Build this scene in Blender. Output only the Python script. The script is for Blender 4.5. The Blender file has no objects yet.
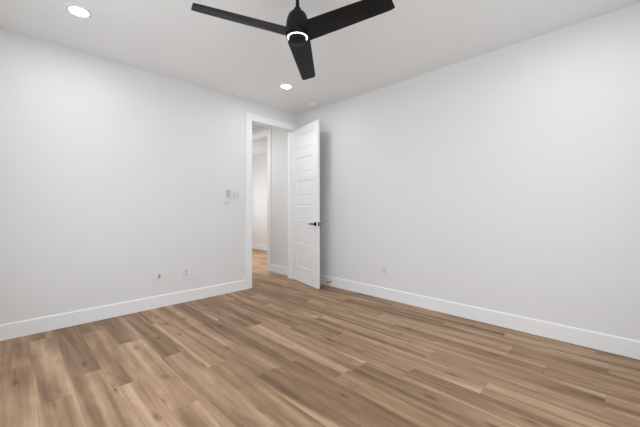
import bpy, bmesh, math, random
from mathutils import Vector, Matrix

# ---------------------------------------------------------------- camera, world, light, exposure
scene = bpy.context.scene
COL = scene.collection
U1, V1, CEIL = 3.404, 3.884, 2.740          # right wall plane (x), left wall plane (y), ceiling height
U0, V0 = -0.512, -0.564                     # the two walls behind the camera
WT = 0.116                                  # wall thickness

cam_data = bpy.data.cameras.new('camera')
cam_data.sensor_width = 36.0
cam_data.lens = 36.0 * 306.94 / 640.0
cam_data.shift_y = -3.8 / 640.0
cam_data.clip_start = 0.02
cam = bpy.data.objects.new('camera', cam_data)
COL.objects.link(cam)
cam.location = (0.0, 0.0, 1.148)
cam.rotation_euler = (math.radians(90.0), 0.0, math.radians(44.7444 - 90.0))
scene.camera = cam

scene.view_settings.view_transform = 'Standard'
scene.view_settings.look = 'None'
scene.view_settings.gamma = 1.0
scene.view_settings.use_curve_mapping = False
scene.view_settings.exposure = 0.06

world = bpy.data.worlds.new('sky')
scene.world = world
world.use_nodes = True
_bg = world.node_tree.nodes['Background']
_bg.inputs['Color'].default_value = (0.86, 0.93, 1.0, 1.0)
_bg.inputs['Strength'].default_value = 0.12


def area_light(name, loc, direction, sx, sy, power, color):
    l = bpy.data.lights.new(name, 'AREA')
    l.shape = 'RECTANGLE'
    l.size, l.size_y, l.energy, l.color = sx, sy, power, color
    o = bpy.data.objects.new(name, l)
    COL.objects.link(o)
    o.location = loc
    o.rotation_euler = Vector(direction).to_track_quat('-Z', 'Y').to_euler()
    return o


DAY = (0.905, 0.965, 1.03)
# daylight standing in the two big windows behind the camera
WIN_A = (0.55, 2.55, 0.30, 2.35)            # window_1 in the wall y = V0: x range, z range
WIN_B = (0.55, 2.75, 0.30, 2.35)            # window_2 in the wall x = U0: y range, z range
area_light('daylight', ((WIN_A[0] + WIN_A[1]) / 2, V0 - WT - 0.10, (WIN_A[2] + WIN_A[3]) / 2), (0, 1, 0),
           2.0, 2.05, 30.0, DAY)
area_light('daylight', (U0 - WT - 0.10, (WIN_B[0] + WIN_B[1]) / 2, (WIN_B[2] + WIN_B[3]) / 2), (1, 0, 0),
           2.05, 2.2, 50.0, DAY)
# light of the hall and of the room beyond the hall (added fill lights without fixtures, out of sight)
area_light('hall_fill', (2.35, 4.95, CEIL - 0.03), (0, 0, -1), 0.5, 0.5, 13.0, (0.98, 1.0, 1.01))  # added fill under the hall ceiling, brightens the hall wall
_l = bpy.data.lights.new('hall_upper_fill', 'POINT')  # added fill for the upper hall wall and hall ceiling
_l.energy, _l.color, _l.shadow_soft_size = 7.5, (0.99, 1.0, 1.0), 0.12
_o = bpy.data.objects.new('hall_upper_fill', _l)
COL.objects.link(_o)
_o.location = (2.25, 5.45, 2.25)
_l = bpy.data.lights.new('far_room_fill', 'POINT')  # added fill hanging free, evens out the far wall and ceiling
_l.energy, _l.color, _l.shadow_soft_size = 26.0, (1.0, 0.985, 0.975), 0.20
_o = bpy.data.objects.new('far_room_fill', _l)
COL.objects.link(_o)
_o.location = (3.80, 7.4, 1.45)
_l = bpy.data.lights.new('far_room_floor_fill', 'SPOT')  # added spot that brightens the floor of the far room
_l.energy, _l.color, _l.shadow_soft_size, _l.spot_size, _l.spot_blend = 240.0, (1.0, 0.965, 0.965), 0.07, math.radians(76), 0.8
_o = bpy.data.objects.new('far_room_floor_fill', _l)
COL.objects.link(_o)
_o.location = (4.05, 5.90, CEIL - 0.02)
CAN_GLOW = 145.0
FAN_GLOW = 4.0


# ---------------------------------------------------------------- materials
def new_mat(name):
    m = bpy.data.materials.new(name)
    m.use_nodes = True
    return m, m.node_tree.nodes, m.node_tree.links, m.node_tree.nodes['Principled BSDF']


def paint(name, color, rough=0.6, bump=0.0, bump_scale=220.0, var=0.0, metallic=0.0):
    m, N, L, b = new_mat(name)
    b.inputs['Base Color'].default_value = (*color, 1)
    b.inputs['Roughness'].default_value = rough
    b.inputs['Metallic'].default_value = metallic
    tc = N.new('ShaderNodeTexCoord')
    if var:
        n = N.new('ShaderNodeTexNoise')
        n.inputs['Scale'].default_value = 1.7
        L.new(tc.outputs['Object'], n.inputs['Vector'])
        r = N.new('ShaderNodeValToRGB')
        r.color_ramp.elements[0].color = (*[c * (1 - var) for c in color], 1)
        r.color_ramp.elements[1].color = (*[min(1, c * (1 + var)) for c in color], 1)
        L.new(n.outputs['Fac'], r.inputs['Fac'])
        L.new(r.outputs['Color'], b.inputs['Base Color'])
    if bump:
        n2 = N.new('ShaderNodeTexNoise')
        n2.inputs['Scale'].default_value = bump_scale
        n2.inputs['Detail'].default_value = 3
        L.new(tc.outputs['Object'], n2.inputs['Vector'])
        bp = N.new('ShaderNodeBump')
        bp.inputs['Strength'].default_value = bump
        bp.inputs['Distance'].default_value = 0.001
        L.new(n2.outputs['Fac'], bp.inputs['Height'])
        L.new(bp.outputs['Normal'], b.inputs['Normal'])
    return m


def glow(name, color, strength):
    m, N, L, b = new_mat(name)
    b.inputs['Base Color'].default_value = (0.9, 0.9, 0.9, 1)
    b.inputs['Emission Color'].default_value = (*color, 1)
    b.inputs['Emission Strength'].default_value = strength
    return m


M_WALL = paint('wall_paint', (0.80, 0.80, 0.795), 0.75, 0.12, 160, 0.006)
M_CEIL = paint('ceiling_paint', (0.87, 0.87, 0.865), 0.85, 0.12, 140, 0.006)
M_TRIM = paint('trim_enamel', (0.90, 0.905, 0.91), 0.35, 0.03, 60)
M_DOOR = paint('door_enamel', (0.87, 0.87, 0.87), 0.38, 0.03, 60)
M_PLATE = paint('white_plastic', (0.80, 0.80, 0.80), 0.35, 0.02, 80)
M_PLATE2 = paint('white_plastic_insert', (0.56, 0.56, 0.56), 0.4, 0.02, 80)
M_GREY = paint('grey_plastic', (0.40, 0.40, 0.41), 0.5, 0.02, 80)
M_SLOT = paint('dark_slot', (0.10, 0.10, 0.10), 0.6, 0.02, 80)
M_BLACK = paint('black_metal', (0.012, 0.012, 0.013), 0.42, 0.05, 300)
M_FAN = paint('fan_black', (0.0055, 0.0052, 0.0056), 0.5, 0.04, 260)
M_BLADE = paint('fan_blade_black', (0.007, 0.007, 0.0075), 0.5, 0.10, 90)
M_RUBBER = paint('black_rubber', (0.015, 0.015, 0.015), 0.8, 0.05, 200)
M_ROCKER = paint('rocker_plastic', (0.66, 0.66, 0.66), 0.4, 0.02, 80)
for _m in (M_BLACK, M_FAN, M_BLADE):
    _m.node_tree.nodes['Principled BSDF'].inputs['Specular IOR Level'].default_value = 0.25
M_CAN = glow('downlight_glow', (0.975, 1.0, 1.03), CAN_GLOW)
M_RING = glow('fan_light_glow', (1.0, 0.95, 0.96), FAN_GLOW)


def wood_floor():
    m, N, L, b = new_mat('wood_planks')
    def math_(op, a, c=None, clamp=False):
        n = N.new('ShaderNodeMath'); n.operation = op; n.use_clamp = clamp
        for i, x in enumerate((a, c)):
            if x is None: continue
            if isinstance(x, (int, float)): n.inputs[i].default_value = x
            else: L.new(x, n.inputs[i])
        return n.outputs[0]
    def mix(kind, fac, a, c):
        n = N.new('ShaderNodeMix'); n.data_type = 'RGBA'; n.blend_type = kind
        for s, x in (('Factor', fac),):
            if isinstance(x, (int, float)): n.inputs[0].default_value = x
            else: L.new(x, n.inputs[0])
        for i, x in ((6, a), (7, c)):
            if isinstance(x, tuple): n.inputs[i].default_value = x
            else: L.new(x, n.inputs[i])
        return n.outputs[2]
    tone = N.new('ShaderNodeAttribute'); tone.attribute_name = 'plank_tone'
    tsep = N.new('ShaderNodeSeparateColor'); L.new(tone.outputs['Color'], tsep.inputs['Color'])
    pc = N.new('ShaderNodeAttribute'); pc.attribute_name = 'plank_place'
    psep = N.new('ShaderNodeSeparateXYZ'); L.new(pc.outputs['Vector'], psep.inputs['Vector'])
    across, along = psep.outputs['X'], psep.outputs['Y']        # metres inside the plank
    tw = tsep.outputs['Red']; warm = tsep.outputs['Green']; seed = tsep.outputs['Blue']
    def vec(sx, sy, so):
        c = N.new('ShaderNodeCombineXYZ')
        L.new(math_('MULTIPLY', across, sx), c.inputs['X'])
        L.new(math_('MULTIPLY', along, sy), c.inputs['Y'])
        L.new(math_('MULTIPLY', seed, so), c.inputs['Z'])
        return c.outputs[0]
    def noise(v, scale, detail, dist=0.0, rough=0.5):
        n = N.new('ShaderNodeTexNoise')
        n.inputs['Scale'].default_value = scale; n.inputs['Detail'].default_value = detail
        n.inputs['Distortion'].default_value = dist; n.inputs['Roughness'].default_value = rough
        L.new(v, n.inputs['Vector']); return n.outputs['Fac']
    broad = noise(vec(9.5, 0.42, 91.0), 1.0, 2.0, 0.8)          # wide light and dark bands along a plank
    streak = noise(vec(34.0, 1.1, 53.0), 1.0, 3.0, 0.9)          # narrower streaks
    grain = noise(vec(300.0, 7.0, 31.0), 1.0, 3.0, 0.2, 0.6)     # fine pores
    cloud = noise(vec(9.0, 3.2, 17.0), 1.0, 3.0, 0.8)
    s = math_('ADD', math_('MULTIPLY', math_('SUBTRACT', broad, 0.5), 1.6),
              math_('MULTIPLY', math_('SUBTRACT', streak, 0.5), 0.36))
    s = math_('ADD', s, math_('MULTIPLY', math_('SUBTRACT', grain, 0.5), 0.42))
    s = math_('ADD', s, math_('MULTIPLY', math_('SUBTRACT', cloud, 0.5), 0.45))
    line = noise(vec(95.0, 1.5, 41.0), 1.0, 2.0, 0.4)            # fine light and dark lines of the figure
    s = math_('ADD', s, math_('MULTIPLY', math_('SUBTRACT', line, 0.5), 0.24))
    s = math_('ADD', s, math_('MULTIPLY', math_('SUBTRACT', tw, 0.5), 0.55))
    side_ = math_('MINIMUM', across, math_('SUBTRACT', 0.1778, across))
    rim = math_('SUBTRACT', 1.0, math_('DIVIDE', side_, 0.030), True)
    s = math_('ADD', s, math_('MULTIPLY', math_('MULTIPLY', rim, noise(vec(5.0, 0.9, 23.0), 1.0, 1.0)), 0.30))
    s = math_('ADD', s, 0.45, True)
    ramp = N.new('ShaderNodeValToRGB')
    cr = ramp.color_ramp
    cr.elements[0].position = 0.0; cr.elements[0].color = (0.155, 0.089, 0.047, 1)
    cr.elements[1].position = 1.0; cr.elements[1].color = (0.67, 0.465, 0.310, 1)
    for p, c in ((0.30, (0.262, 0.155, 0.084, 1)), (0.52, (0.378, 0.236, 0.135, 1)), (0.74, (0.500, 0.327, 0.202, 1))):
        e = cr.elements.new(p); e.color = c
    L.new(s, ramp.inputs['Fac'])
    col = ramp.outputs['Color']
    # some planks are greyer, some redder
    col = mix('MULTIPLY', math_('MULTIPLY', warm, 0.7), col, (0.88, 0.94, 1.02, 1))
    # knots: small dark ellipses here and there
    vo = N.new('ShaderNodeTexVoronoi'); vo.voronoi_dimensions = '2D'; vo.inputs['Scale'].default_value = 1.0
    kc = N.new('ShaderNodeCombineXYZ')
    L.new(math_('MULTIPLY', across, 9.0), kc.inputs['X'])
    L.new(math_('ADD', math_('MULTIPLY', along, 3.2), math_('MULTIPLY', seed, 71.0)), kc.inputs['Y'])
    L.new(kc.outputs[0], vo.inputs['Vector'])
    kd = math_('ADD', vo.outputs['Distance'], math_('MULTIPLY', math_('SUBTRACT', streak, 0.5), 0.30))
    ksep = N.new('ShaderNodeSeparateColor'); L.new(vo.outputs['Color'], ksep.inputs['Color'])
    pick = math_('GREATER_THAN', ksep.outputs['Red'], 0.84)
    kn = math_('MULTIPLY', math_('SUBTRACT', 1.0, math_('DIVIDE', kd, 0.22), True), pick)
    col = mix('MULTIPLY', math_('MULTIPLY', kn, 0.9), col, (0.42, 0.36, 0.30, 1))
    # seams between the planks
    edge = math_('MINIMUM', across, math_('SUBTRACT', 0.1778, across))
    edge = math_('MINIMUM', edge, psep.outputs['Z'])
    seam = math_('SUBTRACT', 1.0, math_('DIVIDE', edge, 0.0022), True)
    col = mix('MULTIPLY', math_('MULTIPLY', seam, 0.45), col, (0.30, 0.26, 0.22, 1))
    L.new(col, b.inputs['Base Color'])
    b.inputs['Roughness'].default_value = 0.50
    b.inputs['Specular IOR Level'].default_value = 0.35
    bp = N.new('ShaderNodeBump'); bp.inputs['Strength'].default_value = 0.12; bp.inputs['Distance'].default_value = 0.001
    L.new(grain, bp.inputs['Height']); L.new(bp.outputs['Normal'], b.inputs['Normal'])
    return m


M_FLOOR = wood_floor()


def glass():
    m, N, L, b = new_mat('window_glass')
    N.remove(b)
    t = N.new('ShaderNodeBsdfTransparent'); g = N.new('ShaderNodeBsdfGlossy')
    g.inputs['Roughness'].default_value = 0.02
    mx = N.new('ShaderNodeMixShader'); mx.inputs[0].default_value = 0.06
    L.new(t.outputs[0], mx.inputs[1]); L.new(g.outputs[0], mx.inputs[2])
    L.new(mx.outputs[0], N['Material Output'].inputs['Surface'])
    return m


M_GLASS = glass()


# ---------------------------------------------------------------- mesh helpers
def box(bm, x0, x1, y0, y1, z0, z1):
    v = [bm.verts.new(p) for p in ((x0, y0, z0), (x1, y0, z0), (x1, y1, z0), (x0, y1, z0),
                                   (x0, y0, z1), (x1, y0, z1), (x1, y1, z1), (x0, y1, z1))]
    for f in ((3, 2, 1, 0), (4, 5, 6, 7), (0, 1, 5, 4), (1, 2, 6, 5), (2, 3, 7, 6), (3, 0, 4, 7)):
        bm.faces.new([v[i] for i in f])
    return v


def bevel(bm, w, seg=2):
    bmesh.ops.bevel(bm, geom=bm.edges[:], offset=w, segments=seg, profile=0.6, affect='EDGES', clamp_overlap=True)


def lathe(bm, prof, n=48, mat=None, cap0=True, cap1=True):
    """profile of (radius, z) spun about the z axis"""
    rings = []
    for r, z in prof:
        rings.append([bm.verts.new((r * math.cos(2 * math.pi * k / n), r * math.sin(2 * math.pi * k / n), z)) for k in range(n)])
    for a, c in zip(rings, rings[1:]):
        for k in range(n):
            bm.faces.new((a[k], a[(k + 1) % n], c[(k + 1) % n], c[k]))
    if cap0: bm.faces.new(rings[0][::-1])
    if cap1: bm.faces.new(rings[-1])
    if mat is not None:
        bmesh.ops.transform(bm, matrix=mat, verts=[v for r in rings for v in r])


def obj(name, bm, mat, parent=None, loc=(0, 0, 0), smooth=False, rot=None):
    bmesh.ops.recalc_face_normals(bm, faces=bm.faces[:])
    me = bpy.data.meshes.new(name)
    bm.to_mesh(me); bm.free()
    if smooth:
        for p in me.polygons: p.use_smooth = True
        me.set_sharp_from_angle(angle=math.radians(38))
    me.materials.append(mat)
    o = bpy.data.objects.new(name, me)
    COL.objects.link(o)
    o.location = loc
    if rot: o.rotation_euler = rot
    if parent: o.parent = parent
    return o


def empty(name, loc, rot=(0, 0, 0)):
    o = bpy.data.objects.new(name, None)
    o.empty_display_size = 0.05
    COL.objects.link(o)
    o.location = loc; o.rotation_euler = rot
    return o


def tag(o, label, cat, group=None):
    o['label'] = label; o['category'] = cat
    if group: o['group'] = group
    return o


def struct(o, label=None, cat=None):
    o['kind'] = 'structure'
    if label: o['label'] = label
    if cat: o['category'] = cat
    return o


def boxes(*bs):
    bm = bmesh.new()
    for c in bs: box(bm, *c)
    return bm


# ---------------------------------------------------------------- large structure
OPEN_L, OPEN_R, OPEN_H = 2.490, 3.282, 2.450          # bedroom doorway in the left wall
HV0, HV1, HH = 4.765, 5.900, 2.540                    # opening in the hall wall
HALL_U, HALL_END, FAR_U, FAR_V0, FAR_V1 = 3.418, 6.400, 5.070, 4.40, 9.20

random.seed(11)
PW, PL = 0.1778, 1.22
ROW0 = 0.287
# end joints read off the floor (row: one joint position along the plank)
JOINT = {-1: 2.44, 0: 2.68, 1: 2.33, 2: 3.05, 3: 2.54, 4: 2.15, 5: 3.02, 6: 1.78, 7: 2.62, 8: 1.38, 9: 2.30, 10: 1.86,
         11: 1.09, 12: 0.08, 13: 1.62, 14: 0.66, 15: 1.30, 16: 2.0, 17: 2.6, -2: 1.90, -3: 1.30, -4: 2.8, -5: 2.1}
# tones of single planks seen in the photograph: (row, index from its joint): tone, greyness
TONE = {(0, 0): (0.20, 0.75), (0, -1): (0.43, 0.2), (1, 0): (0.60, 0.2), (1, 1): (0.30, 0.5), (1, -1): (0.66, 0.1),
        (2, 0): (0.22, 0.7), (2, -1): (0.72, 0.1), (2, -2): (0.58, 0.2), (3, 0): (0.50, 0.3), (3, -1): (0.48, 0.5),
        (4, 0): (0.66, 0.1), (4, -1): (0.40, 0.1), (-1, 0): (0.52, 0.0), (-1, -1): (0.50, 0.2),
        (-2, 0): (0.56, 0.1), (-2, 1): (0.48, 0.1), (5, -1): (0.54, 0.2), (8, -1): (0.26, 0.6), (8, 0): (0.62, 0.2),
        (11, -1): (0.28, 0.5), (11, 0): (0.55, 0.2), (6, -1): (0.45, 0.2), (6, 0): (0.40, 0.4), (7, -1): (0.60, 0.2), (12, 0): (0.58, 0.2)}


def plank_floor(name, x0, x1, y0, y1, rnd):
    bm = bmesh.new()
    lt = bm.loops.layers.float_color.new('plank_tone')
    lp = bm.loops.layers.float_vector.new('plank_place')
    r0 = math.floor((x0 - ROW0) / PW); r1 = math.ceil((x1 - ROW0) / PW)
    for r in range(r0, r1):
        a = ROW0 + r * PW
        j = JOINT.get(r, rnd.uniform(0, PL))
        k0 = math.floor((y0 - j) / PL); k1 = math.ceil((y1 - j) / PL)
        for k in range(k0, k1):
            c = j + k * PL
            t, g = TONE.get((r, k), (min(0.80, max(0.2, rnd.gauss(0.46, 0.08))), rnd.random() * 0.6))
            s = rnd.random()
            xa, xb, ya, yb = max(a, x0), min(a + PW, x1), max(c, y0), min(c + PL, y1)
            if xb - xa < 1e-4 or yb - ya < 1e-4: continue
            ys = [y for y in (ya, c + 0.01, c + PL - 0.01, yb) if ya - 1e-9 <= y <= yb + 1e-9]
            ys = sorted(set(ys))
            prev = [bm.verts.new((xa, ys[0], 0)), bm.verts.new((xb, ys[0], 0))]
            for y in ys[1:]:
                cur = [bm.verts.new((xa, y, 0)), bm.verts.new((xb, y, 0))]
                f = bm.faces.new((prev[0], prev[1], cur[1], cur[0]))
                for lo in f.loops:
                    co = lo.vert.co
                    lo[lt] = (t, g, s, 1.0)
                    lo[lp] = (co.x - a, co.y - c, min(co.y - c, c + PL - co.y))
                prev = cur
    bmesh.ops.remove_doubles(bm, verts=bm.verts[:], dist=1e-5)
    # the slab below the planks
    v = [bm.verts.new(p) for p in ((x0, y0, -0.10), (x1, y0, -0.10), (x1, y1, -0.10), (x0, y1, -0.10))]
    bm.faces.new(v[::-1])
    return obj(name, bm, M_FLOOR)


rnd = random.Random(5)
struct(plank_floor('floor', U0, HALL_U + 0.0, V0, HALL_END, rnd))
struct(plank_floor('floor_far_room', HALL_U, FAR_U, FAR_V0, FAR_V1, rnd))

struct(obj('ceiling', boxes((U0 - WT, U1 + WT, V0 - WT, V1 + WT, CEIL, CEIL + 0.10)), M_CEIL))
struct(obj('ceiling_hall', boxes((1.2, FAR_U + WT, V1 + WT, FAR_V1 + WT, CEIL, CEIL + 0.10)), M_CEIL))

struct(obj('wall_left', boxes((U0 - WT, OPEN_L - 0.018, V1, V1 + WT, 0, CEIL),
                              (OPEN_R + 0.018, U1, V1, V1 + WT, 0, CEIL),
                              (OPEN_L - 0.018, OPEN_R + 0.018, V1, V1 + WT, OPEN_H + 0.018, CEIL)), M_WALL))
struct(obj('wall_right', boxes((U1, U1 + WT, V0 - WT, V1 + WT, 0, CEIL)), M_WALL))
struct(obj('wall_back', boxes((U0, WIN_A[0], V0 - WT, V0, 0, CEIL), (WIN_A[1], U1, V0 - WT, V0, 0, CEIL),
                              (WIN_A[0], WIN_A[1], V0 - WT, V0, 0, WIN_A[2]),
                              (WIN_A[0], WIN_A[1], V0 - WT, V0, WIN_A[3], CEIL)), M_WALL))
struct(obj('wall_front', boxes((U0 - WT, U0, V0 - WT, WIN_B[0], 0, CEIL), (U0 - WT, U0, WIN_B[1], V1, 0, CEIL),
                               (U0 - WT, U0, WIN_B[0], WIN_B[1], 0, WIN_B[2]),
                               (U0 - WT, U0, WIN_B[0], WIN_B[1], WIN_B[3], CEIL)), M_WALL))
# the hall outside the door and the room beyond it
struct(obj('wall_hall', boxes((HALL_U, HALL_U + WT, V1 + WT, HV0 - 0.018, 0, CEIL),
                              (HALL_U, HALL_U + WT, HV1 + 0.018, HALL_END, 0, CEIL),
                              (HALL_U, HALL_U + WT, HV0 - 0.018, HV1 + 0.018, HH + 0.018, CEIL)), M_WALL))
struct(obj('wall_hall_end', boxes((1.2, HALL_U + WT, HALL_END, HALL_END + WT, 0, CEIL),
                                  (1.2 - WT, 1.2, V1 + WT, HALL_END + WT, 0, CEIL)), M_WALL))
struct(obj('wall_far', boxes((FAR_U, FAR_U + WT, FAR_V0 - WT, FAR_V1 + WT, 0, CEIL),
                             (HALL_U + WT, FAR_U, FAR_V0 - WT, FAR_V0, 0, CEIL),
                             (HALL_U, FAR_U, FAR_V1, FAR_V1 + WT, 0, CEIL),
                             (HALL_U, HALL_U + WT, HALL_END + WT, FAR_V1, 0, CEIL)), M_WALL))

# windows behind the camera
def window(n, axis, a0, a1, z0, z1):
    bm = bmesh.new(); gb = bmesh.new()
    def add(b_, p0, p1, d0, d1, q0, q1):
        if axis == 'x': box(b_, p0, p1, V0 - d1, V0 - d0, q0, q1)
        else: box(b_, U0 - d1, U0 - d0, p0, p1, q0, q1)
    w = 0.05
    for p0, p1, q0, q1 in ((a0, a0 + w, z0, z1), (a1 - w, a1, z0, z1), (a0 + w, a1 - w, z0, z0 + w), (a0 + w, a1 - w, z1 - w, z1),
                           ((a0 + a1) / 2 - 0.02, (a0 + a1) / 2 + 0.02, z0 + w, z1 - w)):
        add(bm, p0, p1, 0.02, 0.08, q0, q1)
    add(gb, a0 + w, a1 - w, 0.048, 0.052, z0 + w, z1 - w)
    f = struct(obj('window_%d' % n, bm, M_TRIM))
    obj('pane', gb, M_GLASS, f)


window(1, 'x', *WIN_A)
window(2, 'y', *WIN_B)


# baseboards: a flat board with an eased top edge, swept along a straight run
def baseboard(name, runs):
    prof = [(0, 0), (0.014, 0), (0.014, 0.132), (0.0105, 0.1365), (0.006, 0.139), (0, 0.140)]
    bm = bmesh.new()
    for (x0, y0), (x1, y1), (nx, ny) in runs:
        A = [bm.verts.new((x0 + nx * d, y0 + ny * d, z)) for d, z in prof]
        B = [bm.verts.new((x1 + nx * d, y1 + ny * d, z)) for d, z in prof]
        n = len(prof)
        for i in range(n): bm.faces.new((A[i], A[(i + 1) % n], B[(i + 1) % n], B[i]))
        bm.faces.new(A); bm.faces.new(B[::-1])
    return struct(obj(name, bm, M_TRIM))


CW, CT = 0.104, 0.018                                  # casing width and thickness
baseboard('baseboard_left', [((U0, V1), (OPEN_L - CW, V1), (0, -1))])
baseboard('baseboard_right', [((U1, V0), (U1, V1), (-1, 0))])
baseboard('baseboard_back', [((U0, V0), (U1, V0), (0, 1)), ((U0, V0), (U0, V1), (1, 0))])
baseboard('baseboard_hall', [((HALL_U, V1 + WT), (HALL_U, HV0 - CW), (-1, 0)), ((HALL_U, HV1 + CW), (HALL_U, HALL_END), (-1, 0))])
baseboard('baseboard_far', [((FAR_U, FAR_V0), (FAR_U, FAR_V1), (-1, 0))])


def casing(name, bs, w=0.003):
    bm = bmesh.new()
    for c in bs:
        t = bmesh.new(); box(t, *c); bevel(t, w, 2)
        me = bpy.data.meshes.new('t'); t.to_mesh(me); t.free(); bm.from_mesh(me); bpy.data.meshes.remove(me)
    return struct(obj(name, bm, M_TRIM))


# bedroom doorway: jamb lining, stop bead and casing on both faces
casing('trim_1', [(OPEN_L - CW, OPEN_L, V1 - CT, V1, 0, OPEN_H + CW),
                  (OPEN_R, OPEN_R + CW, V1 - CT, V1, 0, OPEN_H + CW),
                  (OPEN_L, OPEN_R, V1 - CT, V1, OPEN_H, OPEN_H + CW),
                  (OPEN_L - 0.018, OPEN_L, V1, V1 + WT, 0, OPEN_H),
                  (OPEN_R, OPEN_R + 0.018, V1, V1 + WT, 0, OPEN_H),
                  (OPEN_L - 0.018, OPEN_R + 0.018, V1, V1 + WT, OPEN_H, OPEN_H + 0.018),
                  (OPEN_L, OPEN_L + 0.011, V1 + 0.040, V1 + 0.075, 0, OPEN_H),
                  (OPEN_R - 0.011, OPEN_R, V1 + 0.040, V1 + 0.075, 0, OPEN_H),
                  (OPEN_L + 0.011, OPEN_R - 0.011, V1 + 0.040, V1 + 0.075, OPEN_H - 0.011, OPEN_H),
                  (OPEN_L - CW, OPEN_L, V1 + WT, V1 + WT + CT, 0, OPEN_H + CW),
                  (OPEN_R, OPEN_R + CW, V1 + WT, V1 + WT + CT, 0, OPEN_H + CW),
                  (OPEN_L, OPEN_R, V1 + WT, V1 + WT + CT, OPEN_H, OPEN_H + CW)])
# opening in the hall wall
casing('trim_2', [(HALL_U - CT, HALL_U, HV0 - CW, HV0, 0, HH + CW),
                  (HALL_U - CT, HALL_U, HV1, HV1 + CW, 0, HH + CW),
                  (HALL_U - CT, HALL_U, HV0, HV1, HH, HH + CW),
                  (HALL_U, HALL_U + WT, HV0 - 0.018, HV0, 0, HH),
                  (HALL_U, HALL_U + WT, HV1, HV1 + 0.018, 0, HH),
                  (HALL_U, HALL_U + WT, HV0 - 0.018, HV1 + 0.018, HH, HH + 0.018)])

# ---------------------------------------------------------------- the open door
DW, DH, DT = 0.760, 2.432, 0.035
HX, HY = 3.268, V1 - 0.020
ddir = Vector((3.100 - 3.265, 3.140 - 3.884, 0)).normalized()
ang = math.atan2(ddir.y, ddir.x)
# local frame of the door: +x from the hinge to the free edge, +y to the face behind it, z up
door = empty('door_1', (HX, HY, 0.010), (0, 0, ang))
struct(door, 'white six panel door standing open in the corner by the right wall', 'door')


def door_leaf():
    bm = bmesh.new()
    st = 0.128
    zs = []
    z = 0.246
    for k in range(6):
        zs.append((z, z + 0.2435)); z += 0.2435 + 0.1225
    yf, yb = 0.0, DT
    # rim
    def quad(*p): return bm.faces.new([bm.verts.new(q) for q in p])
    for y, s in ((yf, 1), (yb, -1)):
        # stiles and rails
        cells = [(0, st, 0, DH), (DW - st, DW, 0, DH)]
        edges = [0] + [v for pr in zs for v in pr] + [DH]
        for i in range(0, len(edges), 2): cells.append((st, DW - st, edges[i], edges[i + 1]))
        for x0, x1, z0, z1 in cells: quad((x0, y, z0), (x1, y, z0), (x1, y, z1), (x0, y, z1))
        for z0, z1 in zs:
            x0, x1 = st, DW - st
            loops = [(0.0, 0.0), (0.004, 0.0075), (0.011, 0.0085), (0.024, 0.0035), (0.030, 0.0030)]
            for (a, da), (b_, db) in zip(loops, loops[1:]):
                ya, yb2 = y + s * da, y + s * db
                P = [(x0 + a, ya, z0 + a), (x1 - a, ya, z0 + a), (x1 - a, ya, z1 - a), (x0 + a, ya, z1 - a)]
                Q = [(x0 + b_, yb2, z0 + b_), (x1 - b_, yb2, z0 + b_), (x1 - b_, yb2, z1 - b_), (x0 + b_, yb2, z1 - b_)]
                for i in range(4): quad(P[i], P[(i + 1) % 4], Q[(i + 1) % 4], Q[i])
            a, da = loops[-1]
            y2 = y + s * da
            quad((x0 + a, y2, z0 + a), (x1 - a, y2, z0 + a), (x1 - a, y2, z1 - a), (x0 + a, y2, z1 - a))
    quad((0, yf, 0), (0, yb, 0), (0, yb, DH), (0, yf, DH))
    quad((DW, yf, 0), (DW, yb, 0), (DW, yb, DH), (DW, yf, DH))
    quad((0, yf, 0), (DW, yf, 0), (DW, yb, 0), (0, yb, 0))
    quad((0, yf, DH), (DW, yf, DH), (DW, yb, DH), (0, yb, DH))
    bmesh.ops.remove_doubles(bm, verts=bm.verts[:], dist=1e-5)
    return bm


# the visible face must look towards -x of the room: flip local y so that the leaf lies behind it
leaf = obj('door_leaf', door_leaf(), M_DOOR, door)


def side(v):
    return v


HZ = 0.930
for s, yface in ((-1, 0.0), (1, DT)):
    bm = bmesh.new()
    lathe(bm, [(0.0, 0.0), (0.030, 0.0), (0.031, 0.003), (0.030, 0.008), (0.014, 0.010), (0.0115, 0.014), (0.011, 0.044), (0.0, 0.044)], 32,
          None, False, False)
    bmesh.ops.remove_doubles(bm, verts=bm.verts[:], dist=1e-6)
    bmesh.ops.rotate(bm, verts=bm.verts[:], cent=(0, 0, 0), matrix=Matrix.Rotation(math.radians(-90 * s), 3, 'X'))
    h = obj('door_handle', bm, M_BLACK, door, (DW - 0.060, yface, HZ), True)
    h['label'] = 'black lever handle'
    lb = bmesh.new()
    # lever: tapering bar towards the hinge
    secs = [(0.013, 0.0115, 0.0095), (-0.01, 0.0115, 0.009), (-0.06, 0.0105, 0.007), (-0.118, 0.0095, 0.006), (-0.126, 0.005, 0.004)]
    rings = []
    for x, hz, hy in secs:
        rings.append([lb.verts.new((x, s * 0.042 + hy * math.cos(t), hz * math.sin(t))) for t in [2 * math.pi * k / 12 for k in range(12)]])
    for A, B in zip(rings, rings[1:]):
        for k in range(12): lb.faces.new((A[k], A[(k + 1) % 12], B[(k + 1) % 12], B[k]))
    lb.faces.new(rings[0][::-1]); lb.faces.new(rings[-1])
    obj('lever', lb, M_BLACK, h, (0, 0, 0), True)
bm = boxes((DW - 0.001, DW + 0.0015, 0.006, DT - 0.006, HZ - 0.030, HZ + 0.030))
lp_ = obj('latch_plate', bm, M_BLACK, door)
obj('latch_bolt', boxes((DW + 0.0015, DW + 0.011, 0.011, DT - 0.011, HZ - 0.009, HZ + 0.009)), M_BLACK, lp_)
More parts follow.
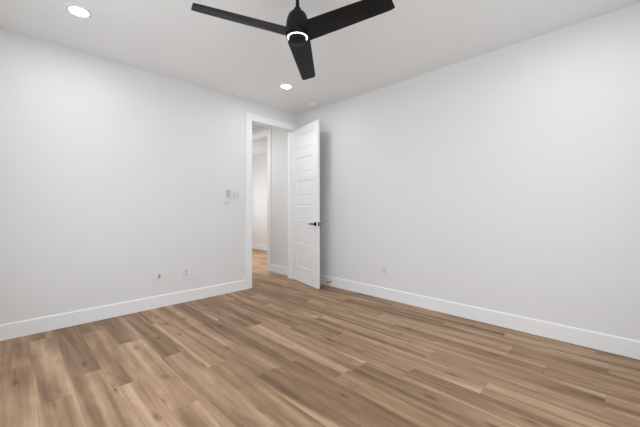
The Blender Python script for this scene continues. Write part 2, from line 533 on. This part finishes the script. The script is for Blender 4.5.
for z in (0.20, 0.86, 1.55, 2.22):
    bm = bmesh.new()
    lathe(bm, [(0.0, -0.052), (0.0035, -0.052), (0.0035, -0.047), (0.0062, -0.046), (0.0062, 0.046), (0.0035, 0.047), (0.0035, 0.052), (0.0, 0.052)], 16, None, False, False)
    bmesh.ops.remove_doubles(bm, verts=bm.verts[:], dist=1e-6)
    box(bm, 0.004, 0.0075, 0.004, DT - 0.004, -0.045, 0.045)
    obj('hinge', bm, M_BLACK, door, (-0.008, DT + 0.004, z), True)

# ---------------------------------------------------------------- ceiling fan
FX, FY = 1.446, 1.660
fan = tag(empty('ceiling_fan', (FX, FY, CEIL)), 'black three blade ceiling fan with a glowing white light ring hanging from the ceiling', 'ceiling fan')


def spin(name, prof, mat, parent, n=56):
    bm = bmesh.new(); lathe(bm, prof, n, None, False, False)
    bmesh.ops.remove_doubles(bm, verts=bm.verts[:], dist=1e-6)
    return obj(name, bm, mat, parent, (0, 0, 0), True)


Zc = -CEIL - 0.018
spin('canopy', [(0, 0), (0.066, 0), (0.066, -0.012), (0.060, -0.034), (0.040, -0.052), (0.022, -0.058), (0, -0.058)], M_FAN, fan)
spin('downrod', [(0, -0.05), (0.0125, -0.05), (0.0125, -0.175), (0, -0.175)], M_FAN, fan, 24)
spin('motor_housing', [(0, 2.605 + Zc), (0.024, 2.605 + Zc), (0.028, 2.598 + Zc), (0.030, 2.580 + Zc), (0.036, 2.574 + Zc), (0.055, 2.566 + Zc),
                       (0.065, 2.552 + Zc), (0.073, 2.530 + Zc), (0.080, 2.500 + Zc), (0.083, 2.465 + Zc), (0.083, 2.445 + Zc),
                       (0.0805, 2.400 + Zc), (0.078, 2.394 + Zc), (0.0745, 2.394 + Zc), (0.0735, 2.402 + Zc), (0, 2.402 + Zc)], M_FAN, fan)
spin('light_ring', [(0.0640, 2.401 + Zc), (0.0715, 2.401 + Zc), (0.0715, 2.397 + Zc), (0.0640, 2.393 + Zc), (0.0640, 2.401 + Zc)], M_RING, fan)
spin('bottom_cap', [(0, 2.402 + Zc), (0.0615, 2.402 + Zc), (0.0625, 2.374 + Zc), (0.060, 2.366 + Zc), (0.050, 2.361 + Zc), (0.025, 2.357 + Zc), (0, 2.356 + Zc)], M_FAN, fan)


def blade_bm():
    """blade along +x: broad at the hub, narrower at the tip, pitched, with a crease running corner to corner below"""
    bm = bmesh.new()
    n = 22
    top, bot = [], []
    r0, r1 = 0.055, 0.700
    for i in range(n + 1):
        t = i / n
        r = r0 + (r1 - r0) * t
        half = 0.083 + (0.063 - 0.083) * t
        if t > 0.955:
            q = (t - 0.955) / 0.045
            half *= math.sqrt(max(0.0, 1 - 0.22 * q * q))
        pitch = math.radians(PITCH0 + (PITCH1 - PITCH0) * t)
        zc = Z_ROOT + (Z_TIP - Z_ROOT) * t
        cpos = -0.75 + 1.5 * t                                  # place of the crease across the chord
        T, B = [], []
        for sgn, th_ in ((-1.0, 0.003), (cpos, 0.011 - 0.006 * t), (1.0, 0.003)):
            y = sgn * half
            base = Vector((r, y * math.cos(pitch), zc + y * math.sin(pitch)))
            T.append(bm.verts.new(base + Vector((0, 0, 0.003))))
            B.append(bm.verts.new(base - Vector((0, 0, th_))))
        top.append(T); bot.append(B)
    for i in range(n):
        for k in range(2):
            bm.faces.new((top[i][k], top[i][k + 1], top[i + 1][k + 1], top[i + 1][k]))
            bm.faces.new((bot[i][k], bot[i + 1][k], bot[i + 1][k + 1], bot[i][k + 1]))
        bm.faces.new((top[i][0], top[i + 1][0], bot[i + 1][0], bot[i][0]))
        bm.faces.new((top[i][2], bot[i][2], bot[i + 1][2], top[i + 1][2]))
    for R in (0, n):
        bm.faces.new((top[R][0], top[R][1], top[R][2], bot[R][2], bot[R][1], bot[R][0]))
    return bm


PITCH0, PITCH1 = -13.5, -13.5
Z_ROOT, Z_TIP = 2.420 + Zc, 2.404 + Zc
b0 = obj('blade', blade_bm(), M_BLADE, fan)
b0.rotation_euler = (0, 0, math.radians(40.0))
for a in (162.5, 281.5):
    b1 = b0.copy(); COL.objects.link(b1); b1.parent = fan
    b1.rotation_euler = (0, 0, math.radians(a))


# ---------------------------------------------------------------- ceiling lights and cover plate
def downlight(x, y, label):
    t = tag(empty('recessed_light', (x, y, CEIL)), label, 'ceiling light', 'recessed ceiling lights')
    spin('trim_ring', [(0.062, 0), (0.082, 0), (0.082, -0.002), (0.078, -0.006), (0.066, -0.007), (0.062, -0.005), (0.062, 0)], M_PLATE, t)
    spin('lens', [(0, -0.0005), (0.062, -0.0005), (0.061, -0.0035), (0.04, -0.0045), (0, -0.005)], M_CAN, t)
    return t


downlight(0.388, 3.106, 'glowing round recessed light in the ceiling left of the black fan, above the left wall')
downlight(2.504, 3.099, 'glowing round recessed light beyond the fan blade that points towards the doorway corner')

downlight(0.388, 0.214, 'glowing round recessed light in the ceiling straight above the camera')
downlight(2.504, 0.214, 'glowing round recessed light in the ceiling along the near end of the right wall')

sp = tag(empty('ceiling_cover_plate', (3.184, 3.318, CEIL)), 'tiny white round cover plate on the ceiling just above the open door', 'cover plate')
spin('plate', [(0, -0.001), (0.043, -0.001), (0.041, -0.021), (0.036, -0.025), (0, -0.026)], M_TRIM, sp)
spin('collar', [(0, 0), (0.033, 0), (0.033, -0.002), (0, -0.002)], M_PLATE2, sp)


# ---------------------------------------------------------------- plates on the walls
def plate_bm(w, h, d=0.006):
    bm = boxes((-w / 2, w / 2, -d, 0.0, -h / 2, h / 2))
    bevel(bm, 0.0025, 2)
    return bm


def insert(parent, name, x, w, h, z, mat, d0=0.0055, d1=0.0085, bv=0.001):
    bm = boxes((x - w / 2, x + w / 2, -d1, -d0, z - h / 2, z + h / 2))
    if bv: bevel(bm, bv, 1)
    return obj(name, bm, mat, parent)


def duplex(loc, rotz, label):
    t = tag(empty('wall_outlet', loc, (0, 0, rotz)), label, 'wall outlet', 'white electrical outlets')
    obj('cover_plate', plate_bm(0.074, 0.118), M_PLATE, t)
    for z in (0.022, -0.022):
        r = insert(t, 'receptacle', 0, 0.036, 0.030, z, M_ROCKER)
        for x in (-0.0065, 0.0065):
            insert(r, 'slot', x, 0.0028, 0.010, z + 0.003, M_SLOT, 0.0080, 0.0088, 0)
        insert(r, 'ground_hole', 0, 0.005, 0.005, z - 0.009, M_SLOT, 0.0080, 0.0088, 0)
    insert(t, 'screw', 0, 0.005, 0.005, 0, M_GREY, 0.0055, 0.0068, 0)
    return t


duplex((1.546, V1, 0.360), 0.0, 'small white duplex outlet low on the left wall, nearer the doorway')
duplex((U1, 2.200, 0.368), math.radians(-90), 'small white outlet low on the right wall, to the right of the open door')

cx = tag(empty('jack_plate', (1.213, V1, 0.366)), 'square white wall plate with one dark round jack low on the left wall', 'wall plate')
obj('cover_plate', plate_bm(0.104, 0.118), M_PLATE, cx)
insert(cx, 'blank_insert', -0.024, 0.033, 0.066, 0, M_PLATE, 0.0055, 0.0075)
ins = insert(cx, 'jack_insert', 0.018, 0.033, 0.066, 0, M_ROCKER, 0.0055, 0.0075)
bm = bmesh.new()
lathe(bm, [(0.009, 0), (0.009, 0.004), (0.0055, 0.004), (0.0055, 0.012), (0.001, 0.012)], 18, Matrix.Rotation(math.radians(90), 4, 'X'))
jk = obj('jack', bm, M_SLOT, ins, (0.018, -0.0070, 0.0), True)
jk['label'] = 'dark round jack'

sw = tag(empty('light_switch', (2.231, V1, 1.348)), 'white double light switch plate on the left wall beside the doorway', 'light switch')
obj('cover_plate', plate_bm(0.118, 0.118), M_PLATE, sw)
for x in (-0.023, 0.023):
    fr = insert(sw, 'switch_frame', x, 0.035, 0.068, 0, M_PLATE2, 0.0050, 0.0066, 0)
    bm = bmesh.new()
    x0, x1 = x - 0.0150, x + 0.0150
    P = [(-0.0062, -0.031), (-0.0110, -0.031), (-0.0078, 0.0), (-0.0066, 0.031), (-0.0060, 0.031)]
    A = [bm.verts.new((x0, y, z)) for y, z in P]; B = [bm.verts.new((x1, y, z)) for y, z in P]
    for i in range(5): bm.faces.new((A[i], A[(i + 1) % 5], B[(i + 1) % 5], B[i]))
    bm.faces.new(A); bm.faces.new(B[::-1])
    obj('rocker', bm, M_ROCKER, fr)

rc = tag(empty('fan_remote', (2.106, V1, 1.336)), 'slim pale grey remote control in a white wall holder left of the light switch', 'remote control')
bm = boxes((-0.031, 0.031, -0.008, 0.0, -0.082, 0.020)); bevel(bm, 0.003, 2)
hd = obj('wall_holder', bm, M_PLATE, rc)
bm = boxes((-0.031, -0.024, -0.026, -0.0075, -0.082, -0.015), (0.024, 0.031, -0.026, -0.0075, -0.082, -0.015),
           (-0.024, 0.024, -0.026, -0.0075, -0.082, -0.072), (-0.031, 0.031, -0.029, -0.0255, -0.082, -0.028))
obj('pocket', bm, M_PLATE, hd)
bm = boxes((-0.0215, 0.0215, -0.0245, -0.0085, -0.070, 0.088)); bevel(bm, 0.005, 3)
bd = obj('remote_body', bm, M_PLATE2, rc, (0, 0, 0), True)
for k, (x, z) in enumerate(((-0.009, 0.066), (0.009, 0.066), (0, 0.046), (-0.009, 0.026), (0.009, 0.026), (-0.009, 0.006), (0.009, 0.006), (0, -0.012))):
    bm = bmesh.new()
    lathe(bm, [(0.0062, 0), (0.0062, 0.0016), (0.005, 0.0022)], 16, Matrix.Rotation(math.radians(90), 4, 'X'))
    obj('button', bm, M_GREY, bd, (x, -0.0243, z), True)

# door stop on the right baseboard
ds = tag(empty('door_stop', (U1 - 0.014, 3.135, 0.066), (0, math.radians(-90), 0)),
         'small black door stop screwed to the baseboard beside the open door', 'door stop')
spin('base', [(0, 0), (0.012, 0), (0.012, 0.003), (0.007, 0.006), (0, 0.006)], M_BLACK, ds, 24)
spin('rod', [(0, 0.004), (0.0045, 0.004), (0.0045, 0.060), (0, 0.060)], M_BLACK, ds, 16)
spin('tip', [(0, 0.056), (0.0095, 0.056), (0.0105, 0.060), (0.0105, 0.070), (0.008, 0.074), (0, 0.074)], M_RUBBER, ds, 20)
